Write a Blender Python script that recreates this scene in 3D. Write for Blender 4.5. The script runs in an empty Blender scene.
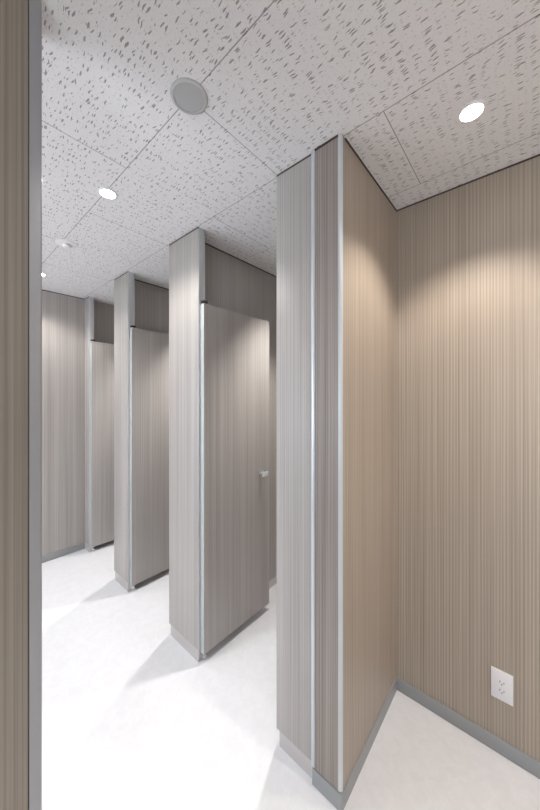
import bpy, bmesh, math
from mathutils import Vector, Matrix
SC = bpy.context.scene
COL = SC.collection
H = 2.402            # ceiling height
CAMH = 1.473
YF = .985          # stall front plane (pilaster faces at .972)

# ------------------------------------------------------------------ materials
def new_mat(name):
    m = bpy.data.materials.new(name); m.use_nodes = True
    nt = m.node_tree
    b = nt.nodes['Principled BSDF']
    return m, nt, b
def N(nt, t, **kw):
    n = nt.nodes.new(t)
    for k, v in kw.items(): setattr(n, k, v)
    return n
def math_(nt, op, a, b=None, c=None, clamp=False):
    n = N(nt, 'ShaderNodeMath', operation=op); n.use_clamp = clamp
    for i, v in enumerate((a, b, c)):
        if v is None: continue
        if isinstance(v, (int, float)): n.inputs[i].default_value = v
        else: nt.links.new(v, n.inputs[i])
    return n.outputs[0]
def maprange(nt, v, a, b, c, d):
    n = N(nt, 'ShaderNodeMapRange'); nt.links.new(v, n.inputs[0])
    for i, x in enumerate((a, b, c, d)): n.inputs[i+1].default_value = x
    return n.outputs[0]
def s2l(c): return tuple(((x/255)/12.92 if x/255 <= .04045 else ((x/255+.055)/1.055)**2.4) for x in c) + (1,)
def mix(nt, f, a, b, mode='MIX'):
    n = N(nt, 'ShaderNodeMix', data_type='RGBA', blend_type=mode)
    if isinstance(f, (int, float)): n.inputs[0].default_value = f
    else: nt.links.new(f, n.inputs[0])
    for i, v in ((6, a), (7, b)):
        if isinstance(v, tuple): n.inputs[i].default_value = v
        else: nt.links.new(v, n.inputs[i])
    return n.outputs[2]

def laminate(name, dark, light, rough=.36, coarse=.35, mid=.45, fine=.35, seed=0.0, spec=.5, per=.012, lines=0.):
    """vertical linear-grain laminate"""
    m, nt, b = new_mat(name)
    g = N(nt, 'ShaderNodeNewGeometry')
    s = N(nt, 'ShaderNodeSeparateXYZ'); nt.links.new(g.outputs['Position'], s.inputs[0])
    u = math_(nt, 'ADD', s.outputs[0], s.outputs[1])
    def layer(fu, fz, off):
        c = N(nt, 'ShaderNodeCombineXYZ')
        nt.links.new(math_(nt, 'MULTIPLY', u, fu), c.inputs[0])
        nt.links.new(math_(nt, 'MULTIPLY', s.outputs[2], fz), c.inputs[1])
        c.inputs[2].default_value = seed + off
        n = N(nt, 'ShaderNodeTexNoise'); n.inputs['Scale'].default_value = 1
        n.inputs['Detail'].default_value = 1.5
        nt.links.new(c.outputs[0], n.inputs['Vector'])
        return math_(nt, 'SUBTRACT', n.outputs[0], .5)
    a = math_(nt, 'MULTIPLY', layer(28, .25, 1.3), coarse*2.2)
    c = math_(nt, 'MULTIPLY', maprange(nt, layer(190, .4, 7.7), -.13, .06, -.3, .12), mid*2.2)
    d = math_(nt, 'MULTIPLY', layer(420, 1.2, 4.1), fine*2.2)
    t = math_(nt, 'ADD', math_(nt, 'ADD', a, c), d)
    if lines:
        ph = math_(nt, 'ADD', math_(nt, 'MULTIPLY', u, 2*math.pi/per), math_(nt, 'MULTIPLY', layer(14, .15, 9.3), 14))
        amp = math_(nt, 'MULTIPLY', maprange(nt, layer(9, .8, 5.5), -.2, .2, .4, 1), lines)
        t = math_(nt, 'ADD', t, math_(nt, 'MULTIPLY', math_(nt, 'SINE', ph), amp))
    t = math_(nt, 'ADD', t, .5, clamp=True)
    col = mix(nt, t, s2l(dark), s2l(light))
    nt.links.new(col, b.inputs['Base Color'])
    nt.links.new(maprange(nt, t, 0, 1, rough+.05, rough-.03), b.inputs['Roughness'])
    b.inputs['Specular IOR Level'].default_value = spec
    bp = N(nt, 'ShaderNodeBump'); bp.inputs['Strength'].default_value = .06
    bp.inputs['Distance'].default_value = .001
    nt.links.new(t, bp.inputs['Height']); nt.links.new(bp.outputs[0], b.inputs['Normal'])
    return m

M = {}
M['lam_grey'] = laminate('grey_oak_laminate', (142,135,130), (189,182,176), rough=.40, seed=3, coarse=.26, mid=.26, fine=.3, lines=.08)
M['lam_warm'] = laminate('warm_striped_laminate', (137,124,110), (187,172,156), rough=.42, coarse=.05, mid=.26, fine=.4, lines=.26, seed=11)
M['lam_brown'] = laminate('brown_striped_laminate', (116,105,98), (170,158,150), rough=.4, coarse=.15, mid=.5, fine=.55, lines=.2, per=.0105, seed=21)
M['lam_screen'] = laminate('brown_oak_laminate', (122,112,101), (166,155,141), rough=.42, coarse=.3, mid=.35, fine=.3, seed=31)

def simple(name, rgb, rough=.5, metal=0., bump=0, bscale=200, spec=.5):
    m, nt, b = new_mat(name)
    tc = N(nt, 'ShaderNodeTexCoord')
    n = N(nt, 'ShaderNodeTexNoise'); n.inputs['Scale'].default_value = bscale
    n.inputs['Detail'].default_value = 2
    nt.links.new(tc.outputs['Object'], n.inputs['Vector'])
    c = s2l(rgb)
    d = tuple(x*.94 for x in c[:3]) + (1,)
    nt.links.new(mix(nt, n.outputs[0], d, c), b.inputs['Base Color'])
    b.inputs['Roughness'].default_value = rough; b.inputs['Metallic'].default_value = metal
    b.inputs['Specular IOR Level'].default_value = spec
    if bump:
        bp = N(nt, 'ShaderNodeBump'); bp.inputs['Strength'].default_value = bump
        bp.inputs['Distance'].default_value = .001
        nt.links.new(n.outputs[0], bp.inputs['Height']); nt.links.new(bp.outputs[0], b.inputs['Normal'])
    return m
M['alu'] = simple('satin_aluminium', (208,211,213), .34, .35)
M['alu_dull'] = simple('dull_anodised_aluminium', (206,207,208), .42, .5)
M['edge'] = simple('pale_edge_strip', (184,186,183), .4, .15)
M['alu_screen'] = simple('grey_anodised_aluminium', (170,170,172), .4, .6)
M['steel'] = simple('brushed_steel_kickplate', (200,194,192), .3, .55)
M['vinyl'] = simple('grey_vinyl_base', (154,155,155), .45)
M['gap'] = simple('dark_shadow_gap', (70,62,56), .7)
M['white_plastic'] = simple('white_plastic', (232,228,228), .35)
M['slot'] = simple('dark_slot', (45,42,42), .6)
M['paint'] = simple('white_paint', (226,224,222), .6, bump=.1, bscale=300)
M['cover'] = simple('grey_cover_paint', (176,175,174), .5)
M['cover_rim'] = simple('light_grey_rim_paint', (182,181,180), .5)
M['chrome'] = simple('chrome', (225,225,230), .15, 1.)
M['frame'] = simple('window_frame_paint', (215,216,218), .4)

# floor: pale vinyl with faint marbling
m, nt, b = new_mat('pale_vinyl_floor')
tc = N(nt, 'ShaderNodeTexCoord')
n1 = N(nt, 'ShaderNodeTexNoise'); n1.inputs['Scale'].default_value = 22; n1.inputs['Detail'].default_value = 5; n1.inputs['Distortion'].default_value = .8
n2 = N(nt, 'ShaderNodeTexNoise'); n2.inputs['Scale'].default_value = 90; n2.inputs['Detail'].default_value = 3
for n in (n1, n2): nt.links.new(tc.outputs['Object'], n.inputs['Vector'])
t1 = maprange(nt, n1.outputs[0], .38, .62, 0, 1)
t2 = maprange(nt, n2.outputs[0], .35, .65, 0, 1)
c = mix(nt, t1, s2l((227,225,226)), s2l((231,230,231)))
c = mix(nt, math_(nt, 'MULTIPLY', t2, .3), c, s2l((221,219,219)))
nt.links.new(c, b.inputs['Base Color'])
b.inputs['Roughness'].default_value = .32
M['floor'] = m

# ceiling: fissured mineral tile, half-lapped joints
m, nt, b = new_mat('fissured_ceiling_tile')
tc = N(nt, 'ShaderNodeTexCoord')
s = N(nt, 'ShaderNodeSeparateXYZ'); nt.links.new(tc.outputs['Object'], s.inputs[0])
X, Y = s.outputs[0], s.outputs[1]
P = .4425
v = math_(nt, 'DIVIDE', math_(nt, 'SUBTRACT', Y, .537), P)
row = math_(nt, 'FLOOR', v)
fy = math_(nt, 'SUBTRACT', v, row)
dy = math_(nt, 'MULTIPLY', math_(nt, 'MINIMUM', fy, math_(nt, 'SUBTRACT', 1, fy)), P)
par = math_(nt, 'MULTIPLY', math_(nt, 'PINGPONG', row, 1.0), .5)
uu = math_(nt, 'ADD', math_(nt, 'DIVIDE', math_(nt, 'ADD', X, .800), 2*P), par)
fx = math_(nt, 'FRACT', math_(nt, 'ADD', uu, 20))
dx = math_(nt, 'MULTIPLY', math_(nt, 'MINIMUM', fx, math_(nt, 'SUBTRACT', 1, fx)), 2*P)
dj = math_(nt, 'MINIMUM', dx, dy)
joint = maprange(nt, dj, .0010, .0022, 1, 0)
# fissures
wn = N(nt, 'ShaderNodeTexNoise'); wn.inputs['Scale'].default_value = 45; wn.inputs['Detail'].default_value = 1
nt.links.new(tc.outputs['Object'], wn.inputs['Vector'])
ws = N(nt, 'ShaderNodeVectorMath', operation='SUBTRACT'); nt.links.new(wn.outputs['Color'], ws.inputs[0]); ws.inputs[1].default_value = (.5,.5,.5)
wm = N(nt, 'ShaderNodeVectorMath', operation='MULTIPLY'); nt.links.new(ws.outputs[0], wm.inputs[0]); wm.inputs[1].default_value = (.008,.014,0)
wa = N(nt, 'ShaderNodeVectorMath', operation='ADD'); nt.links.new(wm.outputs[0], wa.inputs[0]); nt.links.new(tc.outputs['Object'], wa.inputs[1])
def fiss(sx, sy, rlo, rhi, off, skip):
    mp = N(nt, 'ShaderNodeVectorMath', operation='MULTIPLY'); nt.links.new(wa.outputs[0], mp.inputs[0]); mp.inputs[1].default_value = (sx, sy, 0)
    ad = N(nt, 'ShaderNodeVectorMath', operation='ADD'); nt.links.new(mp.outputs[0], ad.inputs[0]); ad.inputs[1].default_value = (off, off*1.7, 0)
    vo = N(nt, 'ShaderNodeTexVoronoi'); vo.voronoi_dimensions = '2D'; vo.inputs['Scale'].default_value = 1; vo.inputs['Randomness'].default_value = .95
    nt.links.new(ad.outputs[0], vo.inputs['Vector'])
    sep = N(nt, 'ShaderNodeSeparateColor'); nt.links.new(vo.outputs['Color'], sep.inputs[0])
    rad = maprange(nt, sep.outputs[0], skip, 1, rlo, rhi)
    keep = math_(nt, 'GREATER_THAN', sep.outputs[0], skip)
    d = math_(nt, 'DIVIDE', vo.outputs['Distance'], rad)
    return math_(nt, 'MULTIPLY', maprange(nt, d, .75, 1.1, 1, 0), keep)
f1 = fiss(28, 130, .14, .29, 3.3, .52)
f2 = fiss(60, 170, .13, .24, 9.1, .72)
f3 = fiss(140, 190, .2, .34, 15.7, .5)
pit = math_(nt, 'MAXIMUM', f1, math_(nt, 'MAXIMUM', math_(nt, 'MULTIPLY', f2, .5), math_(nt, 'MULTIPLY', f3, .15)))
c = mix(nt, math_(nt, 'MULTIPLY', pit, .7), s2l((228,225,224)), s2l((112,108,105)))
c = mix(nt, math_(nt, 'MULTIPLY', joint, .62), c, s2l((95,92,92)))
nt.links.new(c, b.inputs['Base Color'])
b.inputs['Roughness'].default_value = .85; b.inputs['Specular IOR Level'].default_value = .2
hgt = math_(nt, 'SUBTRACT', 1, math_(nt, 'MAXIMUM', pit, joint))
bp = N(nt, 'ShaderNodeBump'); bp.inputs['Strength'].default_value = .35; bp.inputs['Distance'].default_value = .002
nt.links.new(hgt, bp.inputs['Height']); nt.links.new(bp.outputs[0], b.inputs['Normal'])
M['ceiling'] = m

def emis(name, col, st):
    m, nt, b = new_mat(name)
    b.inputs['Base Color'].default_value = (.9,.9,.9,1)
    b.inputs['Emission Color'].default_value = col; b.inputs['Emission Strength'].default_value = st
    return m
M['lamp_white'] = emis('lit_lens_white', (1,.98,.96,1), 14)
M['lamp_warm'] = emis('lit_lens_warm', (1,.95,.88,1), 14)
m = bpy.data.materials.new('window_glass'); m.use_nodes = True; nt = m.node_tree; nt.nodes.clear()
o = N(nt, 'ShaderNodeOutputMaterial'); t = N(nt, 'ShaderNodeBsdfTransparent'); g = N(nt, 'ShaderNodeBsdfGlossy'); g.inputs['Roughness'].default_value = .02
mx = N(nt, 'ShaderNodeMixShader'); mx.inputs[0].default_value = .06
nt.links.new(t.outputs[0], mx.inputs[1]); nt.links.new(g.outputs[0], mx.inputs[2]); nt.links.new(mx.outputs[0], o.inputs[0])
M['glass'] = m

# ------------------------------------------------------------------ mesh helpers
def box_into(bm, x0, x1, y0, y1, z0, z1, bevel=0, seg=2):
    b2 = bmesh.new()
    bmesh.ops.create_cube(b2, size=1)
    for v in b2.verts:
        v.co = Vector((x0 + (v.co.x+.5)*(x1-x0), y0 + (v.co.y+.5)*(y1-y0), z0 + (v.co.z+.5)*(z1-z0)))
    if bevel:
        bmesh.ops.bevel(b2, geom=list(b2.edges), offset=bevel, segments=seg, affect='EDGES', profile=.5)
    me = bpy.data.meshes.new('tmp'); b2.to_mesh(me); b2.free(); bm.from_mesh(me); bpy.data.meshes.remove(me)
def lathe_into(bm, prof, c=(0,0,0), seg=48, axis='Z'):
    rings = []
    for r, z in prof:
        ring = []
        for i in range(seg if r > 1e-6 else 1):
            a = 2*math.pi*i/seg
            if axis == 'Z': p = Vector((r*math.cos(a), r*math.sin(a), z))
            else: p = Vector((z, r*math.cos(a), r*math.sin(a)))
            ring.append(bm.verts.new(p + Vector(c)))
        rings.append(ring)
    for a, b in zip(rings, rings[1:]):
        if len(a) == 1 and len(b) == 1: continue
        for i in range(seg):
            j = (i+1) % seg
            if len(a) == 1: bm.faces.new((a[0], b[i], b[j]))
            elif len(b) == 1: bm.faces.new((a[i], b[0], a[j]))
            else: bm.faces.new((a[i], b[i], b[j], a[j]))
    bmesh.ops.recalc_face_normals(bm, faces=bm.faces)
def prism_into(bm, pts, z0, z1):
    lo = [bm.verts.new((x, y, z0)) for x, y in pts]; hi = [bm.verts.new((x, y, z1)) for x, y in pts]
    n = len(pts)
    bm.faces.new(lo[::-1]); bm.faces.new(hi)
    for i in range(n): bm.faces.new((lo[i], lo[(i+1)%n], hi[(i+1)%n], hi[i]))
    bmesh.ops.recalc_face_normals(bm, faces=bm.faces)
def link(name, bm, mat, parent=None, smooth=False, loc=None):
    me = bpy.data.meshes.new(name)
    if smooth:
        for f in bm.faces: f.smooth = True
    bm.to_mesh(me); bm.free()
    if smooth: me.set_sharp_from_angle(angle=math.radians(35))
    me.materials.append(mat)
    o = bpy.data.objects.new(name, me); COL.objects.link(o)
    if parent: o.parent = parent
    if loc: o.location = loc
    return o
def BX(name, mat, x0, x1, y0, y1, z0, z1, bevel=0, parent=None, seg=2):
    bm = bmesh.new(); box_into(bm, x0, x1, y0, y1, z0, z1, bevel, seg)
    return link(name, bm, mat, parent, smooth=bool(bevel))
def struct(o): o['kind'] = 'structure'; return o
def thing(name, label, cat, loc, group=None):
    o = bpy.data.objects.new(name, None); COL.objects.link(o)
    o.location = loc; o['label'] = label; o['category'] = cat; o.empty_display_size = .1
    if group: o['group'] = group
    return o

# ------------------------------------------------------------------ shell
XE, XR, YB, YR = -3.225, 1.1, -1.6, 2.3
struct(BX('floor', M['floor'], XE-.2, XR+.2, YB-.2, YR+.2, -.1, 0))
struct(BX('ceiling', M['ceiling'], XE-.2, XR+.2, YB-.2, YR+.2, H, H+.1))
struct(BX('wall_end', M['lam_grey'], XE-.12, XE, YB, YR, 0, H))
struct(BX('wall_right', M['lam_warm'], -.5, XR, 1.547, 1.667, 0, H))
struct(BX('wall_corner', M['lam_warm'], -.617, -.5, .974, YR, 0, H))
struct(BX('wall_back', M['paint'], XE, -.617, YR, YR+.1, 0, H))
struct(BX('wall_side', M['paint'], XR, XR+.1, YB, 1.547, 0, H))
struct(BX('wall_screen', M['lam_screen'], -.96, -.86, YB, .152, 0, H))
# front skin of the projecting wall: a darker striped laminate sheet
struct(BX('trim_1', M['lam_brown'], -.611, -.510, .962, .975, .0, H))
# rear wall with a window opening and a second one added for light
WZ0, WZ1 = .45, 2.2
WINS = ((-3.05, -1.15), (.05, .95))  # second window is unseen, added to brighten the room and ceiling
bm = bmesh.new()
for a, c in ((XE, WINS[0][0]), (WINS[0][1], WINS[1][0]), (WINS[1][1], XR)): box_into(bm, a, c, YB-.15, YB, 0, H)
for a, c in WINS:
    box_into(bm, a, c, YB-.15, YB, 0, WZ0); box_into(bm, a, c, YB-.15, YB, WZ1, H)
struct(link('wall_rear', bm, M['paint']))
for k, (a, c) in enumerate(WINS):
    bm = bmesh.new(); mid = (a+c)/2
    for q in ((a, a+.05, WZ0, WZ1), (c-.05, c, WZ0, WZ1), (a+.05, c-.05, WZ0, WZ0+.05), (a+.05, c-.05, WZ1-.05, WZ1), (mid-.02, mid+.02, WZ0+.05, WZ1-.05)):
        box_into(bm, q[0], q[1], YB-.1, YB-.05, q[2], q[3], .003)
    w = struct(link('window_%d' % (k+1), bm, M['frame']))
    BX('pane', M['glass'], a+.05, c-.05, YB-.078, YB-.072, WZ0+.05, WZ1-.05, parent=w)

# corner trims (quarter round aluminium)
def qround(cx, cy, r, sx, sy, proud):
    """outline of an L trim with rounded outer corner; corner of wall at (cx,cy), outward signs sx,sy"""
    pts = []
    R = r
    for i in range(9):
        a = math.pi/2*i/8
        pts.append((cx + sx*(proud - R + R*math.cos(a)), cy + sy*(proud - R + R*math.sin(a))))
    return pts
bm = bmesh.new()
pts = qround(-.5, .962, .012, 1, -1, .002)
pts = pts + [(-.511, .960), (-.511, .973), (-.499, .973)]
prism_into(bm, pts, .066, H-.001)
struct(link('trim_2', bm, M['alu'], smooth=True))
struct(BX('trim_3', M['alu'], -.6235, -.608, .957, .9745, .066, H-.001, .003, seg=3))
# end cap of the screen wall by the camera
bm = bmesh.new()
prism_into(bm, [(-.9615, .154), (-.8585, .154)] + [(-.8625+.004*math.cos(a), .174+.004*math.sin(a)) for a in [math.pi/2*i/6 for i in range(7)]] + [(-.9575-.004*math.sin(a), .174+.004*math.cos(a)) for a in [math.pi/2*i/6 for i in range(7)]], 0, H)
struct(link('trim_4', bm, M['alu_screen'], smooth=True))
struct(BX('trim_5', M['gap'], -.959, -.861, .1515, .1545, 0, H))
# thin dark strips, shade of the shadow gap under the ceiling put in as colour
g = .007
for i, a in enumerate(((-.4995, XR, 1.5445, 1.5475), (-.5005, -.497, .99, 1.547), (-.611, -.511, .9595, .963), (XE-.0005, XE+.003, YB, .998))):
    struct(BX('trim_%d' % (6+i), M['gap'], a[0], a[1], a[2], a[3], H-g, H-.0005))
# vinyl baseboards
bh = .062
struct(BX('baseboard_right', M['vinyl'], -.496, XR, 1.541, 1.5475, 0, bh, .0015))
bm = bmesh.new()
prism_into(bm, [(-.618,.9575),(-.499,.9575),(-.4955,.961),(-.4955,1.541),(-.5005,1.541),(-.5005,.9745),(-.618,.9745)], 0, bh)
struct(link('baseboard_corner', bm, M['vinyl']))
struct(BX('baseboard_end', M['vinyl'], XE-.0005, XE+.006, YB+.01, .999, 0, bh, .0015))

# ------------------------------------------------------------------ cubicle partitions
def partition(xl, xr, label, side=True, left_inset=.016, yf=.972, th=.045):
    t = thing('cubicle_partition', label, 'partition', ((xl+xr)/2, yf+th/2, 0), 'full height cubicle partitions along the aisle')
    cx, cy = (xl+xr)/2, yf+th/2
    def P(name, mat, x0, x1, y0, y1, z0, z1, bevel=0):
        return BX(name, mat, x0-cx, x1-cx, y0-cy, y1-cy, z0, z1, bevel, parent=t)
    P('pilaster', M['lam_grey'], xl, xr-.004, yf, yf+th, .066, H-.0005, .0008)
    P('end_cap', M['alu_dull'], xr-.004, xr, yf+.001, yf+th, .066, H-.0005, .001)
    P('kickplate', M['steel'], xl+left_inset, xr-.001, yf+.001, yf+th-.001, 0, .066)
    P('ceiling_shade_strip', M['gap'], xl+.002, xr+.001, yf-.001, yf+.004, H-.007, H-.0002)  # dark strip, paints the shaded gap where the pilaster meets the ceiling
    if side:
        xs = xr-.113
        P('side_panel', M['lam_grey'], xs-.032, xs, yf+th, YR-.001, .06, H-.0005, .0005)
        P('side_kickplate', M['steel'], xs-.031, xs-.001, yf+th, YR-.001, 0, .06)
        P('side_shade_strip', M['gap'], xs-.001, xs+.002, yf+th, YR-.001, H-.008, H-.0005)  # same painted gap shade along the top of the side panel
        P('support_post', M['alu_dull'], xs, xr-.03, yf+th, yf+th+.02, 0, H-.001, .001)
    return t
partition(XE+.001, -3.115, 'narrow wooden cubicle post fixed against the far end wall', side=False, left_inset=0, yf=1.0)
partition(-2.515, -2.263, 'middle full height wood panel partition, between the two farther open doors', yf=.990)
partition(-1.676, -1.374, 'full height wood panel partition carrying the nearest open door', yf=.983)
partition(-.804, -.6195, 'grey wood panel set against the projecting corner wall, without a door', side=False, yf=.970)

# ------------------------------------------------------------------ cubicle doors, opened inwards
def door(xr, yf, label):
    x0, x1 = xr+.003, xr+.033
    y0, y1 = yf+.012, yf+.558
    t = thing('cubicle_door', label, 'door', (x0, y0, 0), 'open cubicle doors')
    def P(name, mat, a, b, c, d, e, f, bevel=0, parent=t):
        return BX(name, mat, a-x0, b-x0, c-y0, d-y0, e, f, bevel, parent=parent)
    z0, z1 = .05, 1.977
    P('leaf', M['lam_grey'], x0, x1, y0+.0035, y1-.003, z0, z1, .0006)
    P('hinge_edge', M['edge'], x0, x1+.0004, y0, y0+.0035, z0, z1, .001)
    P('latch_edge', M['alu_dull'], x0, x1, y1-.003, y1, z0, z1, .001)
    # pivots top and bottom
    for zz in (z1-.004, z0-.024):
        bm = bmesh.new(); lathe_into(bm, [(0,0),(.007,0),(.007,.026),(0,.026)], (.012, .018, zz), 16)
        link('pivot', bm, M['chrome'], t, smooth=True)
    P('pivot_bracket', M['slot'], x0-.003, x1-.008, y0+.003, y0+.034, z1+.008, z1+.020, .001)
    P('foot_bracket', M['alu_dull'], x0+.001, x0+.016, y0+.010, y0+.030, z0-.036, z0-.022, .001)
    # latch
    l = P('latch', M['chrome'], x1-.0002, x1+.006, 1.437, 1.477, .932, .972, .002)
    bm = bmesh.new(); lathe_into(bm, [(0,0),(.012,0),(.012,.022),(.010,.025),(0,.025)], (x1-x0+.006, 1.457-y0, .955), 20, 'X')
    link('spindle', bm, M['chrome'], l, smooth=True)
    P('thumb_turn', M['alu'], x1+.027, x1+.040, 1.434, 1.486, .940, .970, .006, parent=l)
    return t
door(-1.374, .983, 'nearest of the three open cubicle doors, its latch in view')
door(-2.263, .990, 'open cubicle door hinged to the middle wood partition')
door(-3.115, 1.0, 'farthest open cubicle door, beside the end wall')

# ------------------------------------------------------------------ ceiling fittings
def spot(parent, col, power, size, blend, rad=.03, z=-.012):
    l = bpy.data.lights.new('lamp', 'SPOT'); l.energy = power; l.color = col
    l.spot_size = math.radians(size); l.spot_blend = blend; l.shadow_soft_size = rad
    o = bpy.data.objects.new('lamp', l); COL.objects.link(o); o.parent = parent; o.location = (0,0,z-.004)
    return o
def downlight(x, y, label, mat, col, power, size=118, blend=.45, group=None):
    t = thing('ceiling_downlight', label, 'light', (x, y, H), group)
    bm = bmesh.new(); lathe_into(bm, [(.031,-.001),(.032,-.005),(.038,-.0035),(.040,-.0002),(.031,-.0002),(.031,-.001)])
    link('rim', bm, M['white_plastic'], t, smooth=True)
    bm = bmesh.new(); lathe_into(bm, [(0,-.0045),(.024,-.0042),(.0312,-.003),(.0312,-.0005),(0,-.0005)])
    link('lens', bm, mat, t, smooth=True)
    spot(t, col, power, size, blend)
    return t
WH = (1, .985, .965); WM = (1, .935, .87)
PA, PN, PS = 13, 18, 42
downlight(-1.46, .547, 'round lit downlight over the aisle, before the second partition', M['lamp_white'], WH, PA, 140, .6)
downlight(-2.82, .570, 'small far lit downlight over the aisle, next to the screen edge', M['lamp_white'], WH, PA, 140, .6)
downlight(-.14, 1.169, 'bright lit downlight in the niche near the outlet wall', M['lamp_warm'], WM, PN, 106, .55)
downlight(.78, 1.10, 'unseen downlight added to brighten the corner wall from the right', M['lamp_warm'], WM, 28, 122, .6)  # extra lamp off frame, lifts the corner wall's right face
downlight(-.10, .50, 'lit downlight above the camera, out of the picture', M['lamp_white'], WH, 3, 140, .6)
for x in (-1.02, -1.90, -2.76):
    downlight(x, 1.56, 'lit downlight inside a cubicle, behind its partition', M['lamp_white'], WH, PS, 86, .85, 'downlights inside the cubicles')
downlight(-2.1, -.7, 'unseen fill downlight added behind the screen wall', M['lamp_white'], WH, 8, 140, .6)  # extra lamp out of view, added only for its light

t = thing('ceiling_cover', 'large round grey cover disc in the ceiling, nearest the camera', 'ceiling cover', (-.797, .537, H))
bm = bmesh.new(); lathe_into(bm, [(.046,-.006),(.050,-.007),(.056,-.004),(.057,-.0002),(.046,-.0002),(.046,-.006)])
link('rim', bm, M['cover_rim'], t, smooth=True)
bm = bmesh.new(); lathe_into(bm, [(0,-.0045),(.0455,-.0045),(.0455,-.0003),(0,-.0003)])
link('disc', bm, M['cover'], t, smooth=True)
t = thing('smoke_detector', 'small white round detector in the ceiling between the two aisle downlights', 'detector', (-2.139, .565, H))
bm = bmesh.new(); lathe_into(bm, [(0,-.005),(.050,-.005),(.057,-.003),(.058,-.0002),(0,-.0002)])
link('base_plate', bm, M['white_plastic'], t, smooth=True)
bm = bmesh.new(); lathe_into(bm, [(0,-.024),(.014,-.024),(.022,-.020),(.026,-.012),(.026,-.010),(.020,-.009),(.020,-.004),(0,-.004)])
link('sensor', bm, M['white_plastic'], t, smooth=True)

# ------------------------------------------------------------------ outlet
ox, oz = -.081, .284
t = thing('wall_outlet', 'white double electrical outlet low on the striped wood wall', 'outlet', (ox, 1.547, oz))
W2, H2 = .036, .060
bm = bmesh.new(); box_into(bm, -W2, W2, -.007, .0, -H2, H2, .0022, 3); link('cover_plate', bm, M['white_plastic'], t, smooth=True)
bm = bmesh.new(); box_into(bm, -.0165, .0165, -.0085, -.006, -.036, .036, .001); ins = link('socket_insert', bm, M['white_plastic'], t, smooth=True)
for zc in (.017, -.017):
    bm = bmesh.new()
    box_into(bm, -.0075, -.0055, -.0089, -.0083, zc-.0035, zc+.0045)
    box_into(bm, .0055, .0075, -.0089, -.0083, zc-.0035, zc+.0035)
    box_into(bm, -.002, .002, -.0089, -.0083, zc-.011, zc-.007, .0002)
    link('socket', bm, M['slot'], ins)

# ------------------------------------------------------------------ world, camera, view
w = bpy.data.worlds.new('World'); SC.world = w; w.use_nodes = True
bg = w.node_tree.nodes['Background']; bg.inputs[0].default_value = (.80, .89, 1, 1); bg.inputs[1].default_value = 3.3
cam = bpy.data.cameras.new('Camera'); co = bpy.data.objects.new('Camera', cam); COL.objects.link(co)
cam.sensor_fit = 'VERTICAL'; cam.sensor_height = 36; cam.sensor_width = 24; cam.lens = 298/810*36
cam.shift_y = -9.7/810; cam.clip_start = .01
co.location = (0, 0, CAMH); co.rotation_euler = (math.pi/2, 0, math.radians(40.9))
SC.camera = co
vs = SC.view_settings; vs.view_transform = 'Standard'; vs.look = 'None'; vs.gamma = 1; vs.exposure = 1.1
